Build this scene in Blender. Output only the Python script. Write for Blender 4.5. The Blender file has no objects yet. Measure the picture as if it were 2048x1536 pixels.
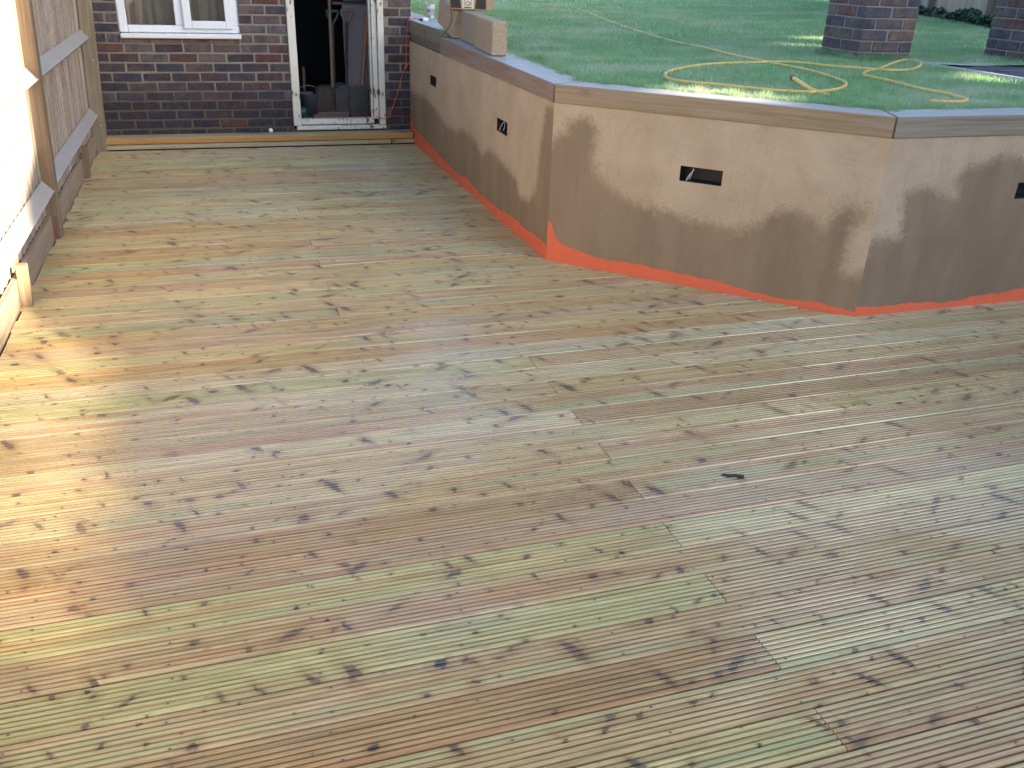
import bpy, bmesh, math, random
import numpy as np
from mathutils import Matrix, Vector
random.seed(7)
rng = np.random.default_rng(7)
S = bpy.context.scene
C = S.collection

# ------------------------------------------------------------------ camera
CAM = [[0.95155, -0.305616, 0.033946], [0.102981, 0.420748, 0.901313], [0.289739, 0.854149, -0.431835]]
cam = bpy.data.cameras.new('camera'); co = bpy.data.objects.new('camera', cam); C.objects.link(co)
cam.sensor_width = 36.0; cam.lens = 1764.66 / 2048 * 36.0
cam.clip_start = 0.05; cam.clip_end = 500
r_, u_, f_ = [Vector(v) for v in CAM]
m = Matrix((r_, u_, -f_)).transposed().to_4x4(); m.translation = Vector((0, 0, 1.505))
co.matrix_world = m
S.camera = co

# ------------------------------------------------------------------ light
SH = Vector((0.75, -0.6614, 0)); TE = 0.30                 # horizontal direction to the sun, tan(elevation)
EL = math.atan(TE)
w = bpy.data.worlds.new('World'); S.world = w; w.use_nodes = True
nt = w.node_tree; nt.nodes.clear()
sky = nt.nodes.new('ShaderNodeTexSky'); sky.sky_type = 'NISHITA'; sky.sun_disc = False
sky.sun_elevation = EL; sky.sun_rotation = math.atan2(SH.x, SH.y)
sky.air_density = 1.0; sky.dust_density = 2.3; sky.ozone_density = 2.2
bg = nt.nodes.new('ShaderNodeBackground'); bg.inputs['Strength'].default_value = 0.085
wo = nt.nodes.new('ShaderNodeOutputWorld')
nt.links.new(sky.outputs[0], bg.inputs[0]); nt.links.new(bg.outputs[0], wo.inputs[0])
sun = bpy.data.lights.new('sun', 'SUN'); sun.energy = 4.6; sun.angle = math.radians(0.45); sun.color = (1, 0.83, 0.60)
so = bpy.data.objects.new('sun', sun); C.objects.link(so)
so.rotation_euler = Vector((-SH.x * math.cos(EL), -SH.y * math.cos(EL), -math.sin(EL))).to_track_quat('-Z', 'Y').to_euler()
so.location = (10, -10, 20)
S.view_settings.view_transform = 'Standard'; S.view_settings.look = 'None'
S.view_settings.gamma = 1; S.view_settings.use_curve_mapping = False
S.view_settings.exposure = 2.65

# ------------------------------------------------------------------ helpers
def link(o, parent=None):
    C.objects.link(o)
    if parent is not None: o.parent = parent
    return o
def tag(o, label=None, cat=None, group=None, kind=None):
    if label: o['label'] = label
    if cat: o['category'] = cat
    if group: o['group'] = group
    if kind: o['kind'] = kind
    return o
def empty(name, loc, rz=0):
    o = bpy.data.objects.new(name, None); o.location = loc; o.rotation_euler = (0, 0, rz); o.empty_display_size = 0.1
    return link(o)
def mesh(name, verts, faces, mat=None, smooth=False):
    me = bpy.data.meshes.new(name); me.from_pydata([tuple(v) for v in verts], [], faces); me.update()
    if mat: me.materials.append(mat)
    if smooth: me.shade_smooth()
    return me
def ob(name, me, parent=None, loc=(0, 0, 0), rot=(0, 0, 0), col=None):
    o = bpy.data.objects.new(name, me); o.location = loc; o.rotation_euler = rot
    if col: o.color = (*col, 1)
    return link(o, parent)
class MB:
    def __init__(s): s.v = []; s.f = []
    def add(s, vs, fs):
        n = len(s.v); s.v += [tuple(v) for v in vs]; s.f += [tuple(i + n for i in f) for f in fs]
    def box(s, x0, x1, y0, y1, z0, z1, ch=0.0):
        if ch <= 0:
            s.add([(x0, y0, z0), (x1, y0, z0), (x1, y1, z0), (x0, y1, z0), (x0, y0, z1), (x1, y0, z1), (x1, y1, z1), (x0, y1, z1)],
                  [(3, 2, 1, 0), (4, 5, 6, 7), (0, 1, 5, 4), (1, 2, 6, 5), (2, 3, 7, 6), (3, 0, 4, 7)])
        else:
            bm = bmesh.new(); bmesh.ops.create_cube(bm, size=1)
            for v in bm.verts:
                v.co = ((x0 + x1) / 2 + v.co.x * (x1 - x0), (y0 + y1) / 2 + v.co.y * (y1 - y0), (z0 + z1) / 2 + v.co.z * (z1 - z0))
            bmesh.ops.bevel(bm, geom=bm.edges[:], offset=ch, segments=1, affect='EDGES')
            bm.verts.index_update()
            s.add([v.co[:] for v in bm.verts], [[v.index for v in f.verts] for f in bm.faces]); bm.free()
    def prism(s, prof, a0, a1, axis='Y'):
        """closed 2D profile extruded; axis Y: profile in (x,z); axis X: (y,z); axis Z: (x,y)"""
        n = len(prof)
        def P(p, a): return (p[0], a, p[1]) if axis == 'Y' else ((a, p[0], p[1]) if axis == 'X' else (p[0], p[1], a))
        vs = [P(p, a0) for p in prof] + [P(p, a1) for p in prof]
        fs = [(i, (i + 1) % n, n + (i + 1) % n, n + i) for i in range(n)] + [tuple(range(n))[::-1], tuple(range(n, 2 * n))]
        s.add(vs, fs)
    def lathe(s, prof, n=24, c=(0, 0, 0)):
        vs = []; fs = []
        for r, z in prof:
            for k in range(n):
                a = 2 * math.pi * k / n; vs.append((c[0] + r * math.cos(a), c[1] + r * math.sin(a), c[2] + z))
        for i in range(len(prof) - 1):
            for k in range(n):
                k2 = (k + 1) % n; fs.append((i * n + k, i * n + k2, (i + 1) * n + k2, (i + 1) * n + k))
        s.add(vs, fs)
    def tube(s, pts, r, n=8, cap=True):
        pts = [Vector(p) for p in pts]; vs = []; fs = []; prev = None
        for i, p in enumerate(pts):
            t = (pts[min(i + 1, len(pts) - 1)] - pts[max(i - 1, 0)]).normalized()
            a = Vector((0, 0, 1)) if abs(t.z) < 0.9 else Vector((1, 0, 0))
            x = t.cross(a).normalized() if prev is None else (prev - t * prev.dot(t)).normalized()
            prev = x; y = t.cross(x)
            rr = r[i] if isinstance(r, (list, tuple)) else r
            for k in range(n):
                an = 2 * math.pi * k / n; vs.append(p + x * (rr * math.cos(an)) + y * (rr * math.sin(an)))
        for i in range(len(pts) - 1):
            for k in range(n):
                k2 = (k + 1) % n; fs.append((i * n + k, i * n + k2, (i + 1) * n + k2, (i + 1) * n + k))
        if cap: fs += [tuple(range(n))[::-1], tuple(range((len(pts) - 1) * n, len(pts) * n))]
        s.add(vs, fs)
    def build(s, name, mat, parent=None, loc=(0, 0, 0), rot=(0, 0, 0), col=None, smooth=False):
        me = mesh(name, s.v, s.f, mat, smooth)
        bm = bmesh.new(); bm.from_mesh(me); bmesh.ops.recalc_face_normals(bm, faces=bm.faces[:]); bm.to_mesh(me); bm.free()
        return ob(name, me, parent, loc, rot, col)
def box(name, mat, x0, x1, y0, y1, z0, z1, parent=None, ch=0.0, col=None):
    """a box whose origin sits at its centre"""
    b = MB(); hx, hy, hz = (x1 - x0) / 2, (y1 - y0) / 2, (z1 - z0) / 2
    b.box(-hx, hx, -hy, hy, -hz, hz, ch)
    return b.build(name, mat, parent, ((x0 + x1) / 2, (y0 + y1) / 2, (z0 + z1) / 2), col=col)
def spline(pts, k=6):
    P = [np.array(p, float) for p in pts]; P = [2 * P[0] - P[1]] + P + [2 * P[-1] - P[-2]]; out = []
    for i in range(1, len(P) - 2):
        for j in range(k):
            t = j / k; a, b, c, d = P[i - 1:i + 3]
            out.append(.5 * ((2 * b) + (-a + c) * t + (2 * a - 5 * b + 4 * c - d) * t * t + (-a + 3 * b - 3 * c + d) * t ** 3))
    out.append(P[-2]); return out

# ------------------------------------------------------------------ materials
class NT:
    def __init__(s, name):
        s.m = bpy.data.materials.new(name); s.m.use_nodes = True; s.t = s.m.node_tree; s.t.nodes.clear()
        s.out = s.n('ShaderNodeOutputMaterial'); s.b = s.n('ShaderNodeBsdfPrincipled'); s.l(s.b.outputs[0], s.out.inputs[0])
    def n(s, typ, **k):
        nd = s.t.nodes.new(typ)
        for a, b in k.items(): setattr(nd, a, b)
        return nd
    def l(s, a, b): s.t.links.new(a, b)
    def val(s, sock, v):
        if hasattr(v, 'is_output'): s.l(v, sock)
        elif v is not None: sock.default_value = (*v, 1) if (isinstance(v, tuple) and len(v) == 3 and sock.type == 'RGBA') else v
    def math(s, op, a, b=None, c=None, clamp=False):
        nd = s.n('ShaderNodeMath', operation=op, use_clamp=clamp)
        for i, v in enumerate((a, b, c)):
            if v is not None: s.val(nd.inputs[i], v)
        return nd.outputs[0]
    def vmath(s, op, a, b=None):
        nd = s.n('ShaderNodeVectorMath', operation=op); s.val(nd.inputs[0], a)
        if b is not None:
            if op == 'SCALE': s.val(nd.inputs['Scale'], b)
            else: s.val(nd.inputs[1], b)
        return nd.outputs[0]
    def mix(s, f, a, b, mode='MIX'):
        nd = s.n('ShaderNodeMix', data_type='RGBA', blend_type=mode)
        s.val(nd.inputs[0], f); s.val(nd.inputs[6], a); s.val(nd.inputs[7], b); return nd.outputs[2]
    def map(s, v, sc=(1, 1, 1), loc=(0, 0, 0), rot=(0, 0, 0)):
        nd = s.n('ShaderNodeMapping'); s.l(v, nd.inputs[0]); nd.inputs['Scale'].default_value = sc
        nd.inputs['Location'].default_value = loc; nd.inputs['Rotation'].default_value = rot; return nd.outputs[0]
    def noise(s, v, scale=5, detail=4, rough=.55, dist=0.0):
        nd = s.n('ShaderNodeTexNoise'); s.l(v, nd.inputs['Vector']); nd.inputs['Scale'].default_value = scale
        nd.inputs['Detail'].default_value = detail; nd.inputs['Roughness'].default_value = rough; nd.inputs['Distortion'].default_value = dist
        return nd.outputs['Fac']
    def vor(s, v, scale=5, dims='3D', rnd=1.0):
        nd = s.n('ShaderNodeTexVoronoi', voronoi_dimensions=dims); s.l(v, nd.inputs['Vector']); nd.inputs['Scale'].default_value = scale
        nd.inputs['Randomness'].default_value = rnd; return nd
    def ss(s, x, lo, hi, a=0.0, b=1.0):
        nd = s.n('ShaderNodeMapRange', interpolation_type='SMOOTHSTEP'); s.val(nd.inputs[0], x)
        nd.inputs[1].default_value = lo; nd.inputs[2].default_value = hi; nd.inputs[3].default_value = a; nd.inputs[4].default_value = b
        return nd.outputs[0]
    def bump(s, h, dist=.002, strength=.6):
        nd = s.n('ShaderNodeBump'); nd.inputs['Strength'].default_value = strength; nd.inputs['Distance'].default_value = dist
        s.l(h, nd.inputs['Height']); s.l(nd.outputs[0], s.b.inputs['Normal'])
    def set(s, col=None, rough=None, spec=None, metal=None):
        if col is not None: s.val(s.b.inputs['Base Color'], col)
        if rough is not None: s.val(s.b.inputs['Roughness'], rough)
        if spec is not None: s.val(s.b.inputs['Specular IOR Level'], spec)
        if metal is not None: s.val(s.b.inputs['Metallic'], metal)
        return s
    def objco(s, seed=True):
        tc = s.n('ShaderNodeTexCoord'); s.oi = s.n('ShaderNodeObjectInfo')
        if not seed: return tc.outputs['Object']
        return s.vmath('ADD', tc.outputs['Object'], s.vmath('SCALE', (7.3, 11.7, 5.1), s.math('MULTIPLY', s.oi.outputs['Random'], 13.0)))
def plain(name, col, rough=.6, spec=.5, metal=0, var=.25, scale=20, bump=0.0):
    t = NT(name); v = t.objco(); n = t.noise(v, scale, 4, .6)
    t.set(t.mix(n, tuple(c * (1 - var) for c in col), tuple(min(1, c * (1 + var)) for c in col)), t.ss(n, .2, .8, min(1, rough + .08), max(.03, rough - .08)), spec, metal)
    if bump: t.bump(n, bump)
    return t.m
def wood(name, axis='X', knots=1.0, rough=.5, spec=.4, green=0.0, weather=0.0, spike=0.5, pink=0.0, contrast=.35, flat=False, silver=0.0, damp=False):
    """timber tinted by the object's own colour; grain runs along the given local axis"""
    t = NT(name); v = t.objco(); base = t.oi.outputs['Color']
    lo, hi = .9, 28.0
    sc = {'X': (lo, hi, hi), 'Y': (hi, lo, hi), 'Z': (hi, hi, lo)}[axis]
    g = t.noise(t.map(v, sc), 3.2, 5, .62, .25)
    gf = t.noise(t.map(v, tuple(k * (2.2 if k > 2 else 2.5) for k in sc)), 5.0, 3, .6)
    blot = t.noise(v, 2.2, 3, .5)
    col = t.mix(t.ss(g, .3, .72), t.mix(1.0, base, (1 + contrast * .35,) * 3, 'MULTIPLY'), t.mix(1.0, base, (1 - contrast, 1 - contrast * 1.1, 1 - contrast * 1.3), 'MULTIPLY'))
    col = t.mix(t.math('MULTIPLY', t.ss(gf, .5, .75), .25), col, t.mix(1.0, base, (.6, .52, .46), 'MULTIPLY'))
    col = t.mix(t.ss(blot, .35, .7, 0, .16), col, t.mix(1.0, base, (.8, .78, .8), 'MULTIPLY'))
    if green:
        gs = t.noise(t.map(v, {'X': (.45, 15, 15), 'Y': (15, .45, 15), 'Z': (15, 15, .45)}[axis]), 1.3, 2, .5)
        col = t.mix(t.ss(gs, .54, .70, 0, green), col, (.33, .375, .19))
        col = t.mix(t.ss(gs, .46, .32, 0, green * .8), col, (.36, .185, .09))
    # ordinary knots: dark eyes, random size
    ax = {'X': 0, 'Y': 1, 'Z': 2}[axis]
    wob = t.vmath('ADD', v, t.vmath('SCALE', t.vmath('SUBTRACT', t.n_color(v, 45.0), (.5, .5, .5)), .012))
    if knots and flat:                    # boards seen from above: knots laid out on the board's face
        w1 = t.vmath('ADD', v, t.vmath('SCALE', t.vmath('SUBTRACT', t.n_color(v, 75.0), (.5, .5, .5)), .016))
        w1 = t.vmath('ADD', w1, t.vmath('SCALE', t.vmath('SUBTRACT', t.n_color(v, 22.0), (.5, .5, .5)), .026))
        for scx, scy, r0, r1, dens, amt, rot in ((3.7, 4.3, .022, .048, .10, .98, 0), (3.4, 11.0, .05, .13, .50, .85, 1.05), (3.2, 10.0, .04, .12, .62, .8, -.5), (9.0, 12.5, .03, .08, .45, .85, 0)):
            mp = t.map(t.map(w1, rot=(0, 0, rot)), (scx, scy, 0), (scx * 3.1 + rot, 0, 0)); vo = t.vor(mp, 1.0, '2D')
            sc_ = t.n('ShaderNodeSeparateColor'); t.l(vo.outputs['Color'], sc_.inputs[0])
            rad = t.math('MULTIPLY_ADD', t.math('POWER', sc_.outputs[0], 2.0), r1, r0); q = t.math('DIVIDE', vo.outputs['Distance'], rad)
            on = t.ss(sc_.outputs[1], dens, dens + .05)
            halo = t.math('MULTIPLY', t.math('MULTIPLY', t.ss(q, 3.2, .8), on), .5)
            eye = t.math('MULTIPLY', t.math('MULTIPLY', t.ss(q, 1.2, .5), on), t.math('MULTIPLY_ADD', sc_.outputs[2], .35 * amt, .65 * amt))
            col = t.mix(halo, col, t.mix(1.0, base, (.60, .47, .42), 'MULTIPLY')); col = t.mix(eye, col, (.055, .045, .045))
    elif knots:
        sk = [6.5] * 3; sk[ax] = 3.0
        vo = t.vor(t.map(wob, tuple(sk)), 1.0, '3D'); sc_ = t.n('ShaderNodeSeparateColor'); t.l(vo.outputs['Color'], sc_.inputs[0])
        q = t.math('DIVIDE', vo.outputs['Distance'], t.math('MULTIPLY_ADD', sc_.outputs[0], .16, .06))
        on = t.ss(sc_.outputs[1], .3, .4)
        col = t.mix(t.math('MULTIPLY', t.math('MULTIPLY', t.ss(q, 2.4, .8), on), .5 * knots), col, t.mix(1.0, base, (.55, .45, .40), 'MULTIPLY'))
        col = t.mix(t.math('MULTIPLY', t.math('MULTIPLY', t.ss(q, 1.2, .4), on), .75 * knots), col, (.06, .048, .042))
    if weather:
        wn = t.noise(t.map(v, {'X': (.8, 9, 9), 'Y': (9, .8, 9), 'Z': (9, 9, .8)}[axis]), 2.5, 5, .65)
        col = t.mix(t.ss(wn, .38, .7, 0, weather), col, (.30, .285, .275))
        dk = t.noise(v, 3.1, 5, .65); col = t.mix(t.ss(dk, .55, .8, 0, weather * .8), col, (.085, .075, .06))
    if silver:                            # upward faces mixed towards pale grey
        gn = t.n('ShaderNodeNewGeometry'); sz = t.n('ShaderNodeSeparateXYZ'); t.l(gn.outputs['Normal'], sz.inputs[0])
        col = t.mix(t.math('MULTIPLY', t.ss(sz.outputs[2], .35, .8), silver), col, t.mix(g, (.27, .262, .255), (.52, .515, .51)))
    t.set(col, t.ss(g, .2, .8, rough + .1, rough - .1), spec)
    if damp:                              # drying rain: patches of wet sheen
        gp = t.n('ShaderNodeNewGeometry'); dn = t.noise(t.map(gp.outputs['Position'], (.8, 1.5, 1)), 1.1, 3, .55)
        for cx, cy, rx, ry in ((.15, 2.75, .95, .6), (2.75, 2.0, .9, .55)):      # two wetter areas not yet dry
            dv = t.vmath('LENGTH', t.map(gp.outputs['Position'], (1 / rx, 1 / ry, 0), (-cx / rx, -cy / ry, 0)))
            dv = dv.node.outputs['Value']; dn = t.math('ADD', dn, t.ss(dv, 1.15, .35, 0, .22))
        t.l(t.ss(dn, .47, .60, .06, 1.0), t.b.inputs['Coat Weight']); t.b.inputs['Coat Roughness'].default_value = .2; t.b.inputs['Coat IOR'].default_value = 1.65
    t.bump(g, .0012, .5)
    return t.m
def _ncolor(s, v, scale):
    nd = s.n('ShaderNodeTexNoise'); s.l(v, nd.inputs['Vector']); nd.inputs['Scale'].default_value = scale; nd.inputs['Detail'].default_value = 2
    return nd.outputs['Color']
NT.n_color = _ncolor

M_deck = wood('decking_timber', 'X', 1.0, .38, .5, green=.6, spike=.9, contrast=.40, flat=True, damp=True)
M_tread = wood('step_timber', 'X', .8, .5, .4, green=.2, contrast=.25)
M_feather = wood('weathered_fence_board', 'Z', .4, .75, .25, weather=.32, spike=0)
M_rail = wood('weathered_fence_rail', 'Y', .4, .6, .4, weather=.8, spike=0, silver=.6)
M_post = wood('fence_post_timber', 'Z', .5, .65, .3, weather=.2, spike=.3)
M_gravel = wood('gravel_board_timber', 'Y', .6, .65, .3, weather=.3, spike=.3)
M_sleeper = wood('sleeper_timber', 'X', .9, .5, .5, weather=.22, spike=.5, contrast=.3, silver=.85)
M_gray = plain('galvanised_steel', (.45, .46, .48), .4, .5, .8)
M_screw = plain('deck_screw_steel', (.16, .15, .14), .45, .5, .6)
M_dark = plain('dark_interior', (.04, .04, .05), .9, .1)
M_white = plain('white_upvc', (.80, .82, .85), .3, .5, var=.04)
M_wire = plain('white_wire', (.75, .75, .78), .5)
M_blackp = plain('black_plastic', (.02, .02, .023), .5)
M_orange = plain('orange_paint', (.80, .17, .085), .6, .3, var=.10, scale=9)

def brick_mat(name, grime=.3):
    t = NT(name); v = t.objco(); base = t.oi.outputs['Color']
    n1 = t.noise(v, 14, 5, .65); n2 = t.noise(v, 5, 3, .6); n3 = t.noise(v, 90, 3, .6)
    col = t.mix(t.ss(n1, .3, .7), t.mix(1.0, base, (1.25, 1.2, 1.15), 'MULTIPLY'), t.mix(1.0, base, (.65, .65, .72), 'MULTIPLY'))
    col = t.mix(t.ss(n2, .55, .66, 0, .7), col, (.045, .045, .06))
    col = t.mix(t.ss(n2, .42, .32, 0, .30), col, (.11, .05, .044))
    col = t.mix(t.ss(n3, .56, .72, 0, grime), col, (.27, .24, .19))
    t.set(col, .8, .25); t.bump(t.math('ADD', n1, n3), .003, .7); return t.m
def mortar_mat(name, col, dirt=False):
    t = NT(name); v = t.objco(False); n = t.noise(v, 60, 4, .7); n2 = t.noise(v, 4, 4, .6)
    c = t.mix(n, tuple(k * .7 for k in col), tuple(k * 1.25 for k in col))
    c = t.mix(t.ss(n2, .5, .75, 0, .5), c, tuple(k * .45 for k in col))
    if dirt:
        g = t.n('ShaderNodeNewGeometry'); z = t.n('ShaderNodeSeparateXYZ'); t.l(g.outputs['Position'], z.inputs[0])
        c = t.mix(t.ss(t.math('ADD', z.outputs[2], t.math('MULTIPLY', t.math('SUBTRACT', n2, .5), .5)), 0.62, .30, 0, .8), c, (.075, .07, .055))
    t.set(c, .95, .1); t.bump(n, .003, .8); return t.m
M_brick = brick_mat('house_brick'); M_pbrick = brick_mat('pier_brick', .15)
M_mortar = mortar_mat('sandy_mortar', (.275, .25, .19), True); M_pmortar = mortar_mat('grey_mortar', (.30, .28, .27))

def render_mat():
    t = NT('sand_render'); v = t.objco(False)
    at = t.n('ShaderNodeAttribute', attribute_name='wet'); wet = at.outputs['Fac']
    n1 = t.noise(v, 28, 5, .7); n2 = t.noise(v, 3.5, 4, .6); n3 = t.noise(v, 160, 3, .6); st = t.noise(t.map(v, (3, 3, .8)), 1.6, 5, .65)
    x = t.math('ADD', wet, t.math('MULTIPLY', t.math('SUBTRACT', n1, .5), .75))
    sv = t.vor(v, 55, '3D'); spl = t.math('MULTIPLY', t.ss(sv.outputs['Distance'], .38, .16), t.ss(t.math('ADD', wet, t.math('MULTIPLY', t.math('SUBTRACT', n1, .5), .9)), .12, .5))
    msk = t.math('MAXIMUM', t.ss(x, .30, .78), t.math('MULTIPLY', spl, .75))
    dry = t.mix(t.ss(n2, .3, .7), (.48, .36, .235), (.575, .445, .30))
    dry = t.mix(t.ss(n3, .45, .7, 0, .18), dry, (.33, .25, .15))
    wc = t.mix(t.ss(st, .3, .7), (.265, .187, .117), (.335, .245, .157))
    wc = t.mix(t.ss(n3, .45, .7, 0, .2), wc, (.17, .125, .085)); tw = t.noise(t.map(v, (2.2, 2.2, 5)), 3.0, 4, .6, 1.2)
    gt = t.vor(v, 210, '3D'); dry = t.mix(t.ss(gt.outputs['Distance'], .22, .08, 0, .35), dry, (.24, .19, .13))
    ck = t.noise(t.map(v, (1, 1, .6)), 2.3, 6, .7, .8); dry = t.mix(t.ss(t.math('ABSOLUTE', t.math('SUBTRACT', ck, .5)), .012, .0, 0, .16), dry, (.22, .17, .12))
    col = t.mix(msk, dry, wc)
    tn = t.n('ShaderNodeAttribute', attribute_name='sky_tint'); col = t.mix(tn.outputs['Fac'], col, t.mix(1.0, col, (.88, .90, .98), 'MULTIPLY'))  # cool skylight on the right-hand face, put into its colour
    t.set(col, t.ss(msk, 0, 1, .9, .7), .25); t.bump(t.math('ADD', n3, t.math('MULTIPLY', tw, 1.6)), .003, .5); return t.m
M_render = render_mat()

def grass_mat(name, blades):
    t = NT(name); g = t.n('ShaderNodeNewGeometry'); v = g.outputs['Position']
    n1 = t.noise(t.map(v, (.9, 2.2, .2), rot=(0, 0, .5)), 1.4, 5, .65); n2 = t.noise(v, 7, 4, .65)
    col = t.mix(t.ss(n2, .3, .7), (.18, .36, .15), (.30, .50, .25))
    col = t.mix(t.ss(n1, .44, .62, 0, .85), col, (.52, .56, .40))
    if blades:
        rp = g.outputs['Random Per Island']
        col = t.mix(t.ss(rp, .1, 1, 0, .5), col, (.27, .45, .23)); col = t.mix(t.ss(rp, .88, .94, 0, .8), col, (.38, .38, .25))
    else:
        col = t.mix(t.ss(t.noise(v, 55, 4, .7), .4, .65), col, (.09, .16, .07))
    t.set(col, .45, .5)
    if blades:
        tl = t.n('ShaderNodeBsdfTranslucent'); t.l(col, tl.inputs[0]); mx = t.n('ShaderNodeMixShader'); mx.inputs[0].default_value = .4
        t.l(t.b.outputs[0], mx.inputs[1]); t.l(tl.outputs[0], mx.inputs[2]); t.l(mx.outputs[0], t.out.inputs[0])
    return t.m
M_lawn = grass_mat('lawn_turf', False); M_blade = grass_mat('grass_blade', True)
M_ground = plain('bare_soil', (.11, .085, .06), .95, .1, var=.4, scale=3)
M_leaf = plain('ivy_leaf', (.035, .075, .04), .45, .4, var=.5, scale=8)
M_hose = plain('yellow_hose_pvc', (.80, .52, .12), .4, .5, var=.14, scale=5)
M_hosedull = M_hose

def flaky():
    t = NT('flaking_white_paint'); v = t.objco(False)
    n = t.noise(t.map(v, (1, 1, .35)), 34, 5, .7); n2 = t.noise(v, 6, 3, .5)
    z = t.n('ShaderNodeSeparateXYZ'); t.l(v, z.inputs[0])
    f = t.ss(t.math('ADD', n, t.math('MULTIPLY', t.math('SUBTRACT', n2, .5), .35)), .57, .63)
    col = t.mix(n2, (.74, .72, .64), (.62, .58, .48))
    col = t.mix(f, col, (.13, .095, .06)); t.set(col, .55, .3); t.bump(t.math('SUBTRACT', 1.0, f), .0015, .8); return t.m
M_flaky = flaky()
def block_mat():
    t = NT('concrete_block_face'); v = t.objco(); n = t.noise(v, 9, 5, .65); s = t.noise(v, 75, 4, .75); vo = t.vor(v, 60)
    col = t.mix(t.ss(n, .35, .7), (.43, .365, .28), (.47, .355, .23)); col = t.mix(t.ss(s, .5, .72, 0, .6), col, (.17, .15, .14))
    col = t.mix(1.0, col, t.oi.outputs['Color'], 'MULTIPLY')
    t.set(col, .9, .2); t.bump(t.math('ADD', s, vo.outputs['Distance']), .006, .9); return t.m
M_block = block_mat()
def slate():
    t = NT('wet_slate_slab'); v = t.objco(); n = t.noise(v, 5, 5, .6)
    t.set(t.mix(n, (.06, .065, .085), (.14, .14, .17)), t.ss(n, .3, .7, .18, .45), .5); t.bump(n, .004, .6); return t.m
M_slate = slate()
M_kerb = plain('pale_kerb_stone', (.42, .42, .44), .8, .2, bump=.002)
M_tile = plain('roof_tile', (.18, .09, .06), .8, .2, var=.35, scale=9)
M_farbrick = plain('plain_brickwork', (.15, .09, .075), .85, .2, var=.4, scale=12)

# ================================================================== SETTING
box('ground', M_ground, -120, 120, -120, 120, -0.8, -0.30); tag(bpy.data.objects['ground'], kind='structure')
P1 = np.array([1.69, 4.47]); P2 = np.array([2.865, 3.303])
def wdist(x, y):
    x = np.asarray(x, float); y = np.asarray(y, float)
    def seg(a, b):
        ab = b - a; t = np.clip(((x - a[0]) * ab[0] + (y - a[1]) * ab[1]) / ab.dot(ab), 0, 1)
        return np.hypot(x - a[0] - t * ab[0], y - a[1] - t * ab[1])
    d = np.minimum(np.minimum(seg(np.array([1.69, 60.]), P1), seg(P1, P2)), seg(P2, np.array([60., 3.303])))
    inside = (x > 1.69) & (y > 3.303) & (x + y > 6.16)
    return np.where(inside, d, -d)
def lz(x, y):
    d = np.clip(wdist(x, y), 0, 6); e = np.clip((np.asarray(y) - 6.3) / 1.2, 0, 1); k = np.clip((3.0 - np.asarray(x)) / 1.0, 0, 1)
    return .930 + .016 * d + .055 * e * e * (3 - 2 * e) * k
# lawn soil sheet
def lawn_sheet():
    xs = np.concatenate([np.arange(1.7, 8, .1), np.arange(8, 16, .5), np.linspace(16, 60, 12)])
    ys = np.concatenate([np.arange(3.31, 9, .1), np.arange(9, 18, .5), np.linspace(18, 60, 12)])
    X, Y = np.meshgrid(xs, ys); Z = lz(X, Y) - .012 + .006 * np.sin(X * 7.1 + Y * 3.3) * np.sin(Y * 5.7 - X * 2)
    n = len(xs); vs = np.stack([X, Y, Z], -1).reshape(-1, 3); fs = []
    for j in range(len(ys) - 1):
        for i in range(len(xs) - 1):
            cx, cy = (xs[i] + xs[i + 1]) / 2, (ys[j] + ys[j + 1]) / 2
            if wdist(cx, cy) > .11 and not (4.80 < cx < 6.2 and 4.0 < cy < 5.3):
                fs.append((j * n + i, j * n + i + 1, (j + 1) * n + i + 1, (j + 1) * n + i))
    return mesh('lawn', vs, fs, M_lawn, True)
tag(ob('lawn', lawn_sheet()), kind='structure')
PIERS = [(4.373, 5.552, .4416, 1.005), (5.82, 5.46, .4416, .939)]
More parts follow.
